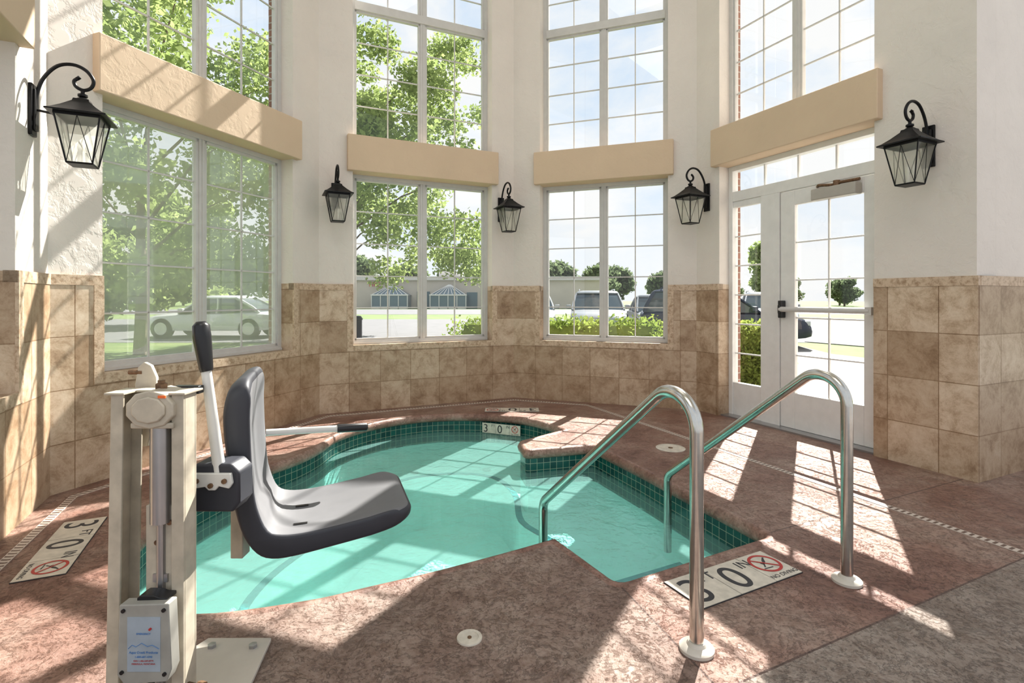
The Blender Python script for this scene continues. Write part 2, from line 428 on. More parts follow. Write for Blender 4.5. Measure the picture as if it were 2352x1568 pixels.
# ------------------------------------------------------------------ windows
FO0, FO1 = 0.15, 0.21
wi = [1]
def window(k, z0, z1, cells, label, gm=None):
    f = FR_[k]; s0, s1 = OPEN[k]; b = MB(); g = MB(); fw = 0.04; mid = (s0+s1)/2; mh = 0.028
    b.box(s0, s0+fw, FO0-0.01, FO1, z0, z1, 0, f); b.box(s1-fw, s1, FO0-0.01, FO1, z0, z1, 0, f)
    b.box(s0+fw, s1-fw, FO0-0.01, FO1, z0, z0+fw, 0, f); b.box(s0+fw, s1-fw, FO0-0.01, FO1, z1-fw, z1+.02, 0, f)
    b.box(s0+0.01, s1-0.01, FO0-0.03, FO0-0.01, z0, z0+0.02, 0, f)
    for (c0, c1, rows) in cells:
        b.box(mid-mh, mid+mh, FO0-0.004, FO1, c0, c1, 0, f)
        b.box(mid-0.004, mid+0.004, FO0-0.012, FO1-0.01, c0, c1, 0, f)
        for (a, c) in ((s0+fw, mid-mh), (mid+mh, s1-fw)):
            sw = 0.022
            b.box(a, a+sw, FO0+0.006, FO1-0.01, c0, c1, 0, f); b.box(c-sw, c, FO0+0.006, FO1-0.01, c0, c1, 0, f)
            b.box(a, c, FO0+0.006, FO1-0.01, c0, c0+sw, 0, f); b.box(a, c, FO0+0.006, FO1-0.01, c1-sw, c1, 0, f)
            g.add([f(a+0.004, 0.183, c0), f(c-0.004, 0.183, c0), f(c-0.004, 0.183, c1), f(a+0.004, 0.183, c1)], [(0, 1, 2, 3)], 0)
            m = (a+c)/2; b.box(m-0.006, m+0.006, 0.176, 0.190, c0, c1, 0, f)
            for r in range(1, rows):
                z = c0+(c1-c0)*r/rows; b.box(a, c, 0.176, 0.190, z-0.006, z+0.006, 0, f)
    if len(cells) > 1:
        for q in range(len(cells)-1): b.box(s0+fw, s1-fw, FO0-0.02, FO1, cells[q][1]-0.005, cells[q+1][0]+0.005, 0, f)
    o = b.obj('window_%d' % wi[0], [M_FRAME], smooth=0, kind='structure', label=label); wi[0] += 1
    g.obj('glass_pane', [gm or M_GLASS], parent=o, smooth=0, recalc=False)
for k in 'ABC':
    window(k, SILL, BT0, [(SILL+0.04, BT0-0.04, 5)], 'white framed double casement window with grid muntins', M_GLASSH if k == 'A' else None)
    window(k, BT1, UPT, [(BT1+0.04, 4.36, 4), (4.44, UPT-0.04, 6)], 'tall white framed upper window with grid muntins')
window('D', BT1, UPT, [(BT1+0.04, 4.6, 5), (4.68, UPT-0.04, 5)], 'tall white framed upper window above the door')

# ------------------------------------------------------------------ door
f = FD; s0, s1 = OPEN['D']
b = MB()
for a, c in ((s0, s0+0.05), (s1-0.05, s1), (0.70, 0.905)):
    b.box(a, c, 0.13, 0.21, 0.0, BT0+.02 if a != 0.70 else 2.19, 0, f)
b.box(s0+0.05, s1-0.05, 0.13, 0.21, 2.19, 2.29, 0, f); b.box(s0+0.05, s1-0.05, 0.13, 0.21, 2.50, BT0+.02, 0, f)
b.box(s0+0.05, 0.70, 0.14, 0.20, 0.0, 0.34, 0, f); b.box(s0+0.05, 0.70, 0.14, 0.20, 2.13, 2.19, 0, f)
for q in range(1, 4):
    s = s0+0.05+(s1-s0-0.10)*q/4; b.box(s-0.009, s+0.009, 0.165, 0.19, 2.29, 2.50, 0, f)
for q in range(1, 6):
    z = 0.34+(2.13-0.34)*q/6; b.box(s0+0.05, 0.70, 0.17, 0.185, z-0.007, z+0.007, 0, f)
door = b.obj('door_1', [M_DOOR], smooth=0, bevel=0.003, kind='structure', label='white aluminium framed glass exit door with sidelight and transom')
g = MB(); g.add([f(s0+.05, .178, .34), f(.70, .178, .34), f(.70, .178, 2.13), f(s0+.05, .178, 2.13)], [(0, 1, 2, 3)])
g.obj('sidelight_glass', [M_GLASS], parent=door, smooth=0, recalc=False)
g = MB(); g.add([f(s0+.05, .178, 2.29), f(s1-.05, .178, 2.29), f(s1-.05, .178, 2.5), f(s0+.05, .178, 2.5)], [(0, 1, 2, 3)])
g.obj('transom_glass', [M_GLASS], parent=door, smooth=0, recalc=False)
b = MB(); la, lb = 0.915, 1.775
b.box(la, 1.06, 0.135, 0.18, 0.015, 2.18, 0, f); b.box(1.67, lb, 0.135, 0.18, 0.015, 2.18, 0, f)
b.box(1.06, 1.67, 0.135, 0.18, 0.015, 0.34, 0, f); b.box(1.06, 1.67, 0.135, 0.18, 2.05, 2.18, 0, f)
b.box(1.36, 1.375, 0.15, 0.17, 0.34, 2.05, 0, f)
for q in range(1, 5):
    z = 0.34+(2.05-0.34)*q/5; b.box(1.06, 1.67, 0.15, 0.17, z-0.007, z+0.007, 0, f)
leaf = b.obj('door_leaf', [M_DOOR], parent=door, smooth=0, bevel=0.004)
g = MB(); g.add([f(1.06, .16, .34), f(1.67, .16, .34), f(1.67, .16, 2.05), f(1.06, .16, 2.05)], [(0, 1, 2, 3)])
g.obj('door_glass', [M_GLASS], parent=leaf, smooth=0, recalc=False)
b = MB(); b.tube([f(0.95, 0.08, 1.10), f(1.75, 0.08, 1.10)], 0.024, 14, 0); b.box(1.72, 1.77, 0.06, 0.135, 1.07, 1.13, 0, f)
b.obj('push_bar', [M_FRAME], parent=leaf)
b = MB(); b.box(0.93, 0.970, 0.075, 0.135, 1.02, 1.18, 0, f); b.box(0.938, 0.964, 0.06, 0.075, 1.06, 1.14, 0, f)
b.obj('latch', [M_BLACK], parent=leaf, bevel=0.008, label='black panic latch housing')
b = MB(); b.box(1.28, 1.66, 0.04, 0.13, 2.04, 2.135, 0, f)
b.obj('door_closer', [M_CLOSER], parent=leaf, bevel=0.008)
b = MB(); b.tube([f(1.48, 0.085, 2.145), f(1.33, 0.07, 2.165), f(1.28, 0.13, 2.17)], 0.012, 8, 0); b.cyl(f(1.48, .085, 2.13), f(1.48, .085, 2.18), 0.026, 12, 0); b.tube([f(1.48, .085, 2.16), f(1.66, .10, 2.16)], 0.013, 8, 0)
b.obj('closer_arm', [M_RUST], parent=leaf)
b = MB(); b.box(s0, s1, 0.02, 0.24, -0.01, 0.014, 0, f)
b.obj('threshold', [M_ALU], parent=door, smooth=0)

# ------------------------------------------------------------------ spa outline
run = [(.47, 4.82), (.33, 5.06), (.08, 5.30), (-.32, 5.44), (-.79, 5.42), (-1.15, 5.24), (-1.40, 4.96), (-1.54, 4.62), (-1.56, 4.30), (-1.62, 4.02), (-1.76, 3.7), (-1.87, 3.3), (-1.90, 2.85), (-1.77, 2.40), (-1.50, 2.10), (-1.2, 2.01), (-.824, 2.095), (-.593, 2.2), (-.338, 2.323), (-.012, 2.503), (.216, 2.64)]
POOL = catmull(run, 5) + [(.447, 2.217), (1.30, 2.66), (.90, 3.72), (.66, 4.30), (.10, 4.15), (.05, 4.42)]
def rounded(poly, rad, thr=25, seg=4):
    out = []; n = len(poly)
    for i in range(n):
        p0, p, p2 = Vector(poly[i-1]), Vector(poly[i]), Vector(poly[(i+1) % n])
        a = (p0-p); c = (p2-p); ang = math.degrees(a.angle(c))
        if 180-ang > thr:
            r = min(rad, a.length*0.45, c.length*0.45); q0 = p+a.normalized()*r; q2 = p+c.normalized()*r
            for k in range(seg+1):
                t = k/seg; out.append(tuple(q0*(1-t)**2+p*2*t*(1-t)+q2*t*t))
        else: out.append(tuple(p))
    return out
POOL = rounded(POOL, 0.05)
def offset(poly, d):
    out = []; n = len(poly)
    for i in range(n):
        p0, p, p2 = Vector(poly[i-1]), Vector(poly[i]), Vector(poly[(i+1) % n])
        e1 = (p-p0).normalized(); e2 = (p2-p).normalized()
        n1 = Vector((e1.y, -e1.x)); n2 = Vector((e2.y, -e2.x)); m = (n1+n2).normalized()
        out.append(tuple(p+m*(d/max(0.5, m.dot(n1)))))
    return out
OUT = offset(POOL, 0.045)
FLO = [(-2.02, 1.00), (-2.93, 3.20), (-2.09, 5.55), (0.02, 6.52), (2.08, 5.76), (2.35, 5.25), (2.90, 4.06), (3.16, 3.64), (6.0, 4.96), (6.0, -3), (-5, -3), (-5, 1.0)]
b = MB(); b.tess([FLO, OUT], 0.0)
b.obj('floor', [M_FLOOR], smooth=0, recalc=False, kind='structure', label='reddish stamped concrete deck with grey bands')
b = MB(); b.tess([[(p[0], p[1]) for p in FLO]], CEIL-0.01, down=True)
b.obj('ceiling', [M_PLASTER], smooth=0, recalc=False, kind='structure')

SPA = empty('spa_pool', (-0.5, 3.5, 0), category='hot tub', label='sunken spa pool with green waterline tile and turquoise water')
soff = (-0.5, 3.5, 0)
def ring_strip(b, poly_a, za, poly_b, zb, mat=0):
    n = len(poly_a); acc = [0]
    for i in range(n): acc.append(acc[-1]+(Vector(poly_a[(i+1) % n])-Vector(poly_a[i])).length)
    vs = [(p[0], p[1], za) for p in poly_a]+[(p[0], p[1], zb) for p in poly_b]; fs = []; uv = []
    for i in range(n):
        k = (i+1) % n; fs.append((i, k, n+k, n+i)); uv.append([(acc[i], za), (acc[i+1], za), (acc[i+1], zb), (acc[i], zb)])
    b.add(vs, fs, mat, uv)
b = MB(); prof = [(.045, -.03), (.045, .0), (.03, .006), (.012, .004), (0, -.008), (-.012, -.035), (-.006, -.06), (.012, -.072), (.03, -.072)]
offs = [(offset(POOL, d), z) for d, z in prof]; n = len(POOL)
vs = [(p[0], p[1], z) for pl, z in offs for p in pl]; fs = []
for r in range(len(offs)-1):
    for i in range(n):
        k = (i+1) % n; fs.append((r*n+i, (r+1)*n+i, (r+1)*n+k, r*n+k)[::-1])
b.add(vs, fs); b.obj('coping', [M_COPE], parent=SPA, off=soff, smooth=60, recalc=False, label='rounded red-brown coping edge')
TB = offset(POOL, 0.012)
b = MB(); ring_strip(b, TB, -0.06, TB, -0.29); b.obj('waterline_tile', [M_PTILE], parent=SPA, off=soff, smooth=0, recalc=False, label='dark green square tile band')
inner = catmull([(.0, 4.55), (-.2, 4.98), (-.6, 5.08), (-1.0, 4.9), (-1.2, 4.4), (-1.3, 3.8), (-1.45, 3.2), (-1.4, 2.75), (-1.1, 2.45), (-.7, 2.55), (-.2, 2.85), (.15, 3.2), (.28, 3.6), (.05, 4.0)], 5, True)
b = MB(); ring_strip(b, TB, -0.28, TB, -0.50); b.tess([TB, inner], -0.50); ring_strip(b, inner, -0.50, inner, -1.0); b.tess([inner], -1.0)
b.obj('basin', [M_BASIN], parent=SPA, off=soff, smooth=0, recalc=False, label='turquoise plaster basin with bench')
b = MB(); i2 = offset(inner, 0.05); ring_strip(b, i2, -0.494, inner, -0.494); b.obj('bench_edge', [M_STEPEDGE], parent=SPA, off=soff, smooth=0)
fn = lambda a, c, z: (.447+.9*a-.43*c, 2.217+.45*a+.9*c, z)
for (c0, c1, z) in ((0.0, .30, -.30), (.30, .62, -.40)):
    b = MB(); b.box(0.0, .93, c0, c1, -0.58, z, 0, fn); b.box(0.0, .93, c1-0.06, c1+0.002, z-0.03, z+0.003, 1, fn)
    b.obj('entry_step', [M_BASIN, M_STEPEDGE], parent=SPA, off=soff, smooth=0)
b = MB(); b.tess([offset(POOL, 0.008)], -0.18)
b.obj('water', [M_WATER], parent=SPA, off=soff, smooth=0, recalc=False, label='clear turquoise rippled water')
for (x, y) in ((-.95, 5.12), (-.25, 5.2), (-1.3, 4.7)):
    b = MB(); b.lathe([(0.03, 0), (0.04, 0.01), (0.04, 0.012)], (x, y, -0.50), 16)
    b.obj('jet_fitting', [M_WHITE], parent=SPA, off=soff)

# ------------------------------------------------------------------ depth markers
def symbol(b, cx, cy, R, z):
    seg = 32; vs = []
    for rr in (R, R*0.82):
        for k in range(seg): a = 2*math.pi*k/seg; vs.append((cx+rr*math.cos(a), cy+rr*math.sin(a), z+0.001))
    b.add(vs, [(k, (k+1) % seg, seg+(k+1) % seg, seg+k) for k in range(seg)], 0)
    c, s_ = math.cos(-math.pi/4), math.sin(-math.pi/4); w = R*0.07; l = R*0.85
    pts = [(-l, -w), (l, -w), (l, w), (-l, w)]
    b.add([(cx+p[0]*c-p[1]*s_, cy+p[0]*s_+p[1]*c, z+0.0012) for p in pts], [(0, 1, 2, 3)], 0)
    b.add([(cx-.15*R+.13*R*math.cos(a), cy+.05*R+.13*R*math.sin(a), z+.0009) for a in [k*.5236 for k in range(12)]], [tuple(range(12))], 1)
    dv = [(-.42, -.32), (-.34, -.36), (-.05, -.02), (.18, .10), (.42, .42), (.56, .52), (.46, .58), (.30, .46), (.08, .30), (-.04, .12)]
    b.add([(cx+p[0]*R, cy+p[1]*R, z+.0009) for p in dv], [tuple(range(len(dv)))], 1)
    b.add([(cx+p[0]*R, cy+p[1]*R, z+.0009) for p in ((-.6, -.5), (.1, -.55), (.1, -.47), (-.6, -.42))], [(0, 1, 2, 3)], 1)
def marker(loc, rotm, W, H, label):
    b = MB(); z = 0.004
    b.box(-W/2, W/2, -H/2, H/2, -0.004, 0.002, 1)
    xs = [-W/2, -W/2+W*.36, -W/2+W*.72, W/2]
    for i in range(3): b.box(xs[i]+0.003*W, xs[i+1]-0.003*W, -H/2+.002, H/2-.002, -0.004, z, 0)
    o = b.obj('depth_marker', [M_MARK, M_TXTBLK], smooth=0, category='pool depth marker', label=label, group='pool depth markers')
    o.matrix_world = Matrix.Translation(loc) @ rotm
    T = lambda x, y: Matrix.Translation((x, y, z+0.0003))
    S = H*1.08
    text_obj('numeral', '3', S, M_TXTBLK, o, T(-W/2+W*.03, -H*.38))
    text_obj('lettering', 'FT', H*.36, M_TXTBLK, o, T(-W/2+W*.245, H*.14))
    text_obj('numeral', '0', S, M_TXTBLK, o, T(-W/2+W*.40, -H*.38))
    text_obj('lettering', 'IN', H*.36, M_TXTBLK, o, T(-W/2+W*.63, H*.14))
    b = MB(); symbol(b, W/2-W*.14, H*.08, H*.34, z); b.obj('no_diving_symbol', [M_TXTRED, M_TXTBLK], parent=o, smooth=0, recalc=False)
    text_obj('lettering', 'NO DIVING', H*.145, M_TXTBLK, o, T(W/2-W*.14, -H*.42), align='CENTER')
    return o
marker((.955, 2.262, 0.002), Matrix.Rotation(math.radians(27), 4, 'Z'), .60, .215, 'white depth marker tile reading 3 FT 0 IN beside handrails')
marker((-2.165, 2.55, 0.002), Matrix.Rotation(math.radians(-65), 4, 'Z'), .66, .19, 'white depth marker tile reading 3 FT 0 IN beside pool lift')
marker((0.0, 5.66, 0.002), Matrix.Rotation(math.radians(180), 4, 'Z'), .58, .19, 'white depth marker tile near the tiled wall corner')
mk = marker((-.11, 5.338, -0.125), Matrix.Rotation(math.radians(-22), 4, 'Z') @ Matrix.Rotation(math.radians(90), 4, 'X'), .42, .105, 'small depth marker set in the waterline tile band')

# ------------------------------------------------------------------ trench drain
def drain_mat():
    m, nt, b = nodemat('slotted_drain')
    uv = N(nt, 'ShaderNodeUVMap'); uv.uv_map = 'UVMap'
    sp = N(nt, 'ShaderNodeSeparateXYZ'); L(nt, uv.outputs[0], sp.inputs[0])
    d = N(nt, 'ShaderNodeMath', operation='MULTIPLY'); L(nt, sp.outputs[0], d.inputs[0]); d.inputs[1].default_value = 1/0.032
    fr = N(nt, 'ShaderNodeMath', operation='FRACT'); L(nt, d.outputs[0], fr.inputs[0])
    gt = N(nt, 'ShaderNodeMath', operation='GREATER_THAN'); L(nt, fr.outputs[0], gt.inputs[0]); gt.inputs[1].default_value = 0.55
    ab = N(nt, 'ShaderNodeMath', operation='ABSOLUTE'); L(nt, sp.outputs[1], ab.inputs[0])
    lt = N(nt, 'ShaderNodeMath', operation='LESS_THAN'); L(nt, ab.outputs[0], lt.inputs[0]); lt.inputs[1].default_value = 0.019
    mu = N(nt, 'ShaderNodeMath', operation='MULTIPLY'); L(nt, gt.outputs[0], mu.inputs[0]); L(nt, lt.outputs[0], mu.inputs[1])
    L(nt, mixc(nt, mu.outputs[0], (0.58, 0.50, 0.44), (0.14, 0.09, 0.07)), b.inputs['Base Color'])
    b.inputs['Roughness'].default_value = 0.5
    return m
M_DRAIN = drain_mat()
path = [(-1.75, 1.1), (-2.655, 3.19), (-1.87, 5.37), (0.02, 6.23), (.84, 5.93), (1.46, 4.61), (2.9, 1.4)]
b = MB()
def strip(b, pts, w, z):
    n = len(pts); acc = 0; Lf = []; Rt = []; ac = []
    for i, p in enumerate(pts):
        p = Vector(p); e1 = (p-Vector(pts[i-1])).normalized() if i else (Vector(pts[1])-p).normalized()
        e2 = (Vector(pts[i+1])-p).normalized() if i < n-1 else e1
        n1 = Vector((-e1.y, e1.x)); n2 = Vector((-e2.y, e2.x)); m = (n1+n2).normalized(); m = m/max(.5, m.dot(n1))
        Lf.append(p+m*w/2); Rt.append(p-m*w/2)
        if i: acc += (p-Vector(pts[i-1])).length
        ac.append(acc)
    vs = []; fs = []; uv = []
    for i in range(n): vs += [(Lf[i].x, Lf[i].y, z), (Rt[i].x, Rt[i].y, z), (Lf[i].x, Lf[i].y, z-.01), (Rt[i].x, Rt[i].y, z-.01)]
    for i in range(n-1):
        a = 4*i; c = a+4
        fs += [(a, c, c+1, a+1), (a, a+2, c+2, c), (a+1, c+1, c+3, a+3)]
        uv += [[(ac[i], w/2), (ac[i+1], w/2), (ac[i+1], -w/2), (ac[i], -w/2)], [(0, .05)]*4, [(0, .05)]*4]
    b.add(vs, fs, 0, uv)
strip(b, path, 0.045, 0.003)
b.obj('deck_drain', [M_DRAIN], smooth=0, category='drain', label='narrow white slotted trench drain strip set in the deck')

def lid(x, y, r, label):
    b = MB(); b.lathe([(r, 0), (r, .004), (r*.97, .006), (r*.72, .006), (r*.70, .003), (0.001, .003)], (0, 0, 0), 40, 0)
    o = b.obj('skimmer_lid', [M_MARK], loc=(x, y, 0.0), category='deck lid', label=label)
    b = MB(); b.lathe([(r*.16, .0031), (r*.16, .006), (0.001, .006)], (0, 0, 0), 16, 0)
    b.obj('centre_screw', [M_RUST], parent=o)
lid(1.27, 4.22, .115, 'round white skimmer cover on the sunlit deck'); lid(-.15, 1.86, .045, 'small round white deck fitting with centre screw')

# ------------------------------------------------------------------ handrails
def handrail(x, y, label):
    r = empty('handrail', (x, y, 0), category='pool handrail', label=label, group='pool entry handrails')
    d = Vector((-.423, .906, 0))
    P = [d*t+Vector((0, 0, z)) for t, z in ((0, 0.01), (0, .99), (1.10, .121), (1.10, -.35))]
    b = MB(); b.tube(fillet(P, [.12, .08], 14), .0235, 20); b.obj('rail', [M_STEEL], parent=r, smooth=60)
    b = MB(); b.lathe([(.058, 0), (.058, .010), (.052, .016), (.034, .020), (.028, .030), (.024, .031)], (0, 0, 0), 32); b.obj('flange', [M_FLANGE], parent=r)
handrail(.631, 1.80, 'bent stainless steel handrail beside the round deck fitting')
handrail(1.42, 2.234, 'bent stainless steel handrail standing on the sunlit deck')

# ------------------------------------------------------------------ lanterns
def build_lantern():
    R = empty('wall_lantern', category='wall lantern', group='wrought iron wall lanterns')
    parts = []
    b = MB(); b.box(0, .018, -.038, .038, -.15, .14); b.box(.018, .03, -.026, .026, -.12, .11); parts.append(b.obj('backplate', [M_IRON], parent=R, bevel=.004))
    b = MB()
    arm = catmull([(.02, 0, .01), (.03, 0, .10), (.06, 0, .19), (.12, 0, .265), (.19, 0, .285), (.25, 0, .262), (.285, 0, .21), (.275, 0, .165), (.24, 0, .145), (.205, 0, .16), (.195, 0, .19), (.213, 0, .21)], 5)
    b.tube(arm, .010, 8); b.tube([(.02, 0, 0.0), (.11, 0, -.012)], .007, 8)
    b.lathe([(.001, -.014), (.014, 0), (.001, .014)], (.215, 0, .212), 10); parts.append(b.obj('arm', [M_IRON], parent=R))
    c = .235; q = math.pi/4; s2 = math.sqrt(2)
    b = MB()
    b.lathe([(.001, .145), (.010, .138), (.010, .125), (.024, .118), (.024, .106), (.014, .102), (.032, .09), (.038, .08)], (c, 0, 0), 16)
    b.lathe([(r*s2, z) for r, z in [(.036, .085), (.04, .07), (.055, .055), (.082, .028), (.116, .0), (.138, -.012), (.138, -.020), (.001, -.018)]], (c, 0, 0), 4, 0, q)
    b.lathe([(r*s2, z) for r, z in [(.108, -.018), (.108, -.034), (.10, -.034), (.10, -.02)]], (c, 0, 0), 4, 0, q)
    parts.append(b.obj('roof', [M_IRON], parent=R))
    b = MB(); zt, zb, ht, hb = -.03, -.290, .104, .060
    cs = [(-1, -1), (1, -1), (1, 1), (-1, 1)]
    for i, (sx, sy) in enumerate(cs):
        nx, ny = cs[(i+1) % 4]
        b.tube([(c+sx*ht, sy*ht, zt), (c+sx*hb, sy*hb, zb)], .0048, 6)
        b.tube([(c+sx*hb, sy*hb, zb), (c+nx*hb, ny*hb, zb)], .005, 6)
        mt = ((sx+nx)/2*ht, (sy+ny)/2*ht)
        b.tube([(c+mt[0], mt[1], zt), (c+sx*hb, sy*hb, zb)], .0020, 5); b.tube([(c+mt[0], mt[1], zt), (c+nx*hb, ny*hb, zb)], .0020, 5)
    b.box(c-hb, c+hb, -hb, hb, zb-.006, zb)
    parts.append(b.obj('cage', [M_IRON], parent=R))
    b = MB()
    for i, (sx, sy) in enumerate(cs):
        nx, ny = cs[(i+1) % 4]; e = .98
        b.add([(c+sx*ht*e, sy*ht*e, zt), (c+nx*ht*e, ny*ht*e, zt), (c+nx*hb*e, ny*hb*e, zb), (c+sx*hb*e, sy*hb*e, zb)], [(0, 1, 2, 3)])
    parts.append(b.obj('glass', [M_LGLASS], parent=R, smooth=0, recalc=False))
    for a in (0, 2.1, 4.2):
        b = MB(); x, y = c+.022*math.cos(a), .022*math.sin(a)
        b.lathe([(.010, zb+.002), (.010, zb+.07), (.004, zb+.072), (.012, zb+.095), (.009, zb+.115), (.001, zb+.135)], (x, y, 0), 10)
        parts.append(b.obj('candle_bulb', [M_BULB], parent=R))
    return R, parts
LR, LP = build_lantern()
def place_lantern(root, P, nin, label):
    root.location = (P[0], P[1], 2.265); root.rotation_euler = (0, 0, math.atan2(nin[1], nin[0])); root['label'] = label
spots = [((-2.71, 2.965), (.906, .423), 'black wrought iron lantern on the sunlit plaster wall'),
         ((-1.855, 5.522), (.423, -.906), 'black wrought iron lantern between two windows, seen head-on'),
         ((-.136, 6.327), (.423, -.906), 'black wrought iron lantern in the narrow corner between windows'),
         ((2.057, 5.546), (-.906, -.423), 'black wrought iron lantern beside the glass door frame'),
         ((2.924, 3.69), (-.906, -.423), 'black wrought iron lantern on the wide plaster pier by the door')]
place_lantern(LR, *spots[0])
for P, nin, lab in spots[1:]:
    r = LR.copy(); COL.objects.link(r); place_lantern(r, P, nin, lab)
    for p in LP:
        c = p.copy(); COL.objects.link(c); c.parent = r

# ------------------------------------------------------------------ pool lift
LO = (-1.0, 1.55, 0.0)
LIFT = empty('pool_lift', LO, category='pool lift', label='cream and grey pool access lift with moulded seat over the spa')
def part(b, name, mats, **kw):
    par = kw.pop('parent', LIFT)
    return b.obj(name, mats, parent=par, off=LO, **kw)
y0 = 1.45
b = MB()
def chan(xa, xb, ya, yb, za, zb, th=.007, lean=0.0, openside='x+'):
    f = lambda x, y, z: (x+(z-.47)*lean, y, z)
    b.box(xa, xb, ya, ya+th, za, zb, 0, f); b.box(xa, xb, yb-th, yb, za, zb, 0, f)
    if openside == 'x+': b.box(xa, xa+th, ya+th, yb-th, za, zb, 0, f)
    else: b.box(xb-th, xb, ya+th, yb-th, za, zb, 0, f)
chan(-1.098, -1.064, y0-.02, y0+.06, 0.016, .94, lean=.018)
chan(-.925, -.892, y0-.02, y0+.04, 0.016, .94, openside='x-')
mast = part(b, 'mast', [M_CREAM], smooth=0, bevel=.002)
b = MB(); b.box(-1.03, -1.018, y0+.045, y0+.10, .016, .93); part(b, 'inner_rail', [M_CREAM], smooth=0, bevel=.002)
b = MB(); b.box(-1.104, -1.05, y0-.026, y0+.06, .938, .944); b.box(-1.05, -.93, y0+.02, y0+.06, .938, .944); b.box(-.93, -.885, y0-.026, y0+.06, .938, .944); part(b, 'top_plate', [M_CREAM], bevel=.0015, smooth=0)
b = MB(); b.box(-1.008, -.930, y0+.0, y0+.008, 0.016, .63); b.box(-1.008, -1.001, y0+.008, y0+.07, 0.016, .63); b.box(-.937, -.930, y0+.008, y0+.07, 0.016, .63)
part(b, 'carriage_channel', [M_CREAM], bevel=.002, smooth=0)
b = MB(); b.tube([(-.965, y0, .14), (-.965, y0, .585), (-.965, y0, .586), (-.965, y0, .86)], [.012, .012, .027, .027], 24); part(b, 'actuator', [M_ALU], smooth=40)
for z in (.60, .43):
    b = MB(); b.box(-.985, -.945, y0-.006, y0, z-.008, z+.014); part(b, 'maker_plate', [M_ALU], smooth=0)
b = MB(); oc = [(.064*math.cos(a), .052*math.sin(a)) for a in [math.pi/10+k*math.pi/5 for k in range(10)]]
b.prism(oc, y0-.035, y0+.06, lambda p, q, a: (-.975+p*1.05, a, .900+q)); b.prism([(x*.7, z*.7) for x, z in oc], y0-.042, y0-.034, lambda p, q, a: (-.975+p*1.05, a, .900+q))
b.box(-1.03, -.915, y0-.03, y0+.05, .848, .864)
part(b, 'motor_housing', [M_CREAM], bevel=.004)
b = MB(); b.box(-.950, -.930, y0-.0375, y0-.034, .932, .939); part(b, 'warning_sticker', [M_ORANGE], smooth=0)
b = MB(); b.lathe([(.016, 0), (.016, .014), (.010, .017), (.010, .024)], (-.978, y0+.02, .948), 6); part(b, 'bolt', [M_RUST])
for (x, z) in ((-.99, .70), (-.94, .585), (-.975, .53)):
    b = MB(); b.cyl((x, y0-.006, z), (x, y0+.004, z), .007, 10); part(b, 'bolt', [M_RUST])
b = MB(); b.tube([(-.895, y0, .135), (-.86, y0-.01, .135), (-.858, y0-.0105, .135), (-.842, y0-.016, .135)], [.010, .010, .019, .019], 8); part(b, 'clamp_knob', [M_RUST])
b = MB(); rp = [(.0, .0), (.03, .0), (.055, .10), (.055, .20), (.04, .235), (.02, .245), (.003, .23), (-.006, .18)]
b.prism(rp, y0+.08, y0+.095, lambda p, q, a: (-1.09+p, a, .77+q)); part(b, 'rocker_arm', [M_CREAM], bevel=.003)
b = MB(); b.tube([(-1.115, y0+.085, .985), (-1.075, y0+.085, .985)], .007, 8); part(b, 'pivot_pin', [M_RUST])
b = MB(); b.box(-.975, -.90, y0+.062, y0+.09, .925, .948)
part(b, 'support_arm', [M_BLACK], bevel=.003, label='black steel support arm')
# control box
b = MB(); yb = 1.40
cb = [(-1.022, .402), (-.893, .406), (-.886, .235), (-.898, .203), (-1.010, .195), (-1.028, .22)]
b.prism(cb, yb-.03, yb+.006, lambda p, q, a: (p, a, q)); cbx = part(b, 'control_box', [M_CREAM2], bevel=.003, label='pale grey battery control box')
b = MB(); b.prism([(-.99, .400), (-.99, .410), (-.98, .416), (-.945, .416), (-.93, .410), (-.91, .409), (-.91, .400)], yb-.010, yb+.03, lambda p, q, a: (p, a, q)); part(b, 'box_mount', [M_BLACK], bevel=.002)
for x, z in ((-1.010, .388), (-.905, .390), (-1.014, .228), (-.903, .224)):
    b = MB(); b.cyl((x, yb-.034, z), (x, yb-.028, z), .005, 12); part(b, 'screw', [M_BLACK])
ox = -.957
b = MB(); b.box(ox-.043, ox+.043, yb-.0312, yb-.030, .230, .372); part(b, 'sticker', [M_LABEL], smooth=0)
b = MB(); zc = .290; mp = [(-.040, 0), (-.03, .010), (-.02, .005), (-.005, .015), (.01, .006), (.022, .010), (.040, 0)]
b.tube([(ox+p[0], yb-.032, zc+p[1]) for p in mp], .0007, 4)
part(b, 'mountain_logo', [M_TXTBLUE])
def ftext(body, size, x, z, mat, y=yb-.0325):
    mt = Matrix.Translation((x-LO[0], y-LO[1], z-LO[2])) @ Matrix.Rotation(math.pi/2, 4, 'X')
    text_obj('lettering', body, size, mat, LIFT, mt, .0002, 'CENTER')
ftext('EMERGENCY', .0065, ox, .327, M_TXTBLUE); ftext('Aqua Creek Products', .0085, ox, .278, M_TXTBLUE)
ftext('1-800-687-4390', .007, ox, .267, M_TXTBLUE); ftext('FAX 1-406-549-0779', .006, ox, .257, M_TXTRED); ftext('MISSOULA, MONTANA', .006, ox, .249, M_TXTRED)
b = MB(); b.cyl((ox+.018, yb-.036, .342), (ox+.018, yb-.03, .342), .003, 12); part(b, 'button', [M_TXTRED])
b = MB(); b.tube([(-.96, yb, .20), (-.96, yb+.01, .10), (-.94, yb+.02, .03)], .008, 8); part(b, 'cable', [M_BLACK])
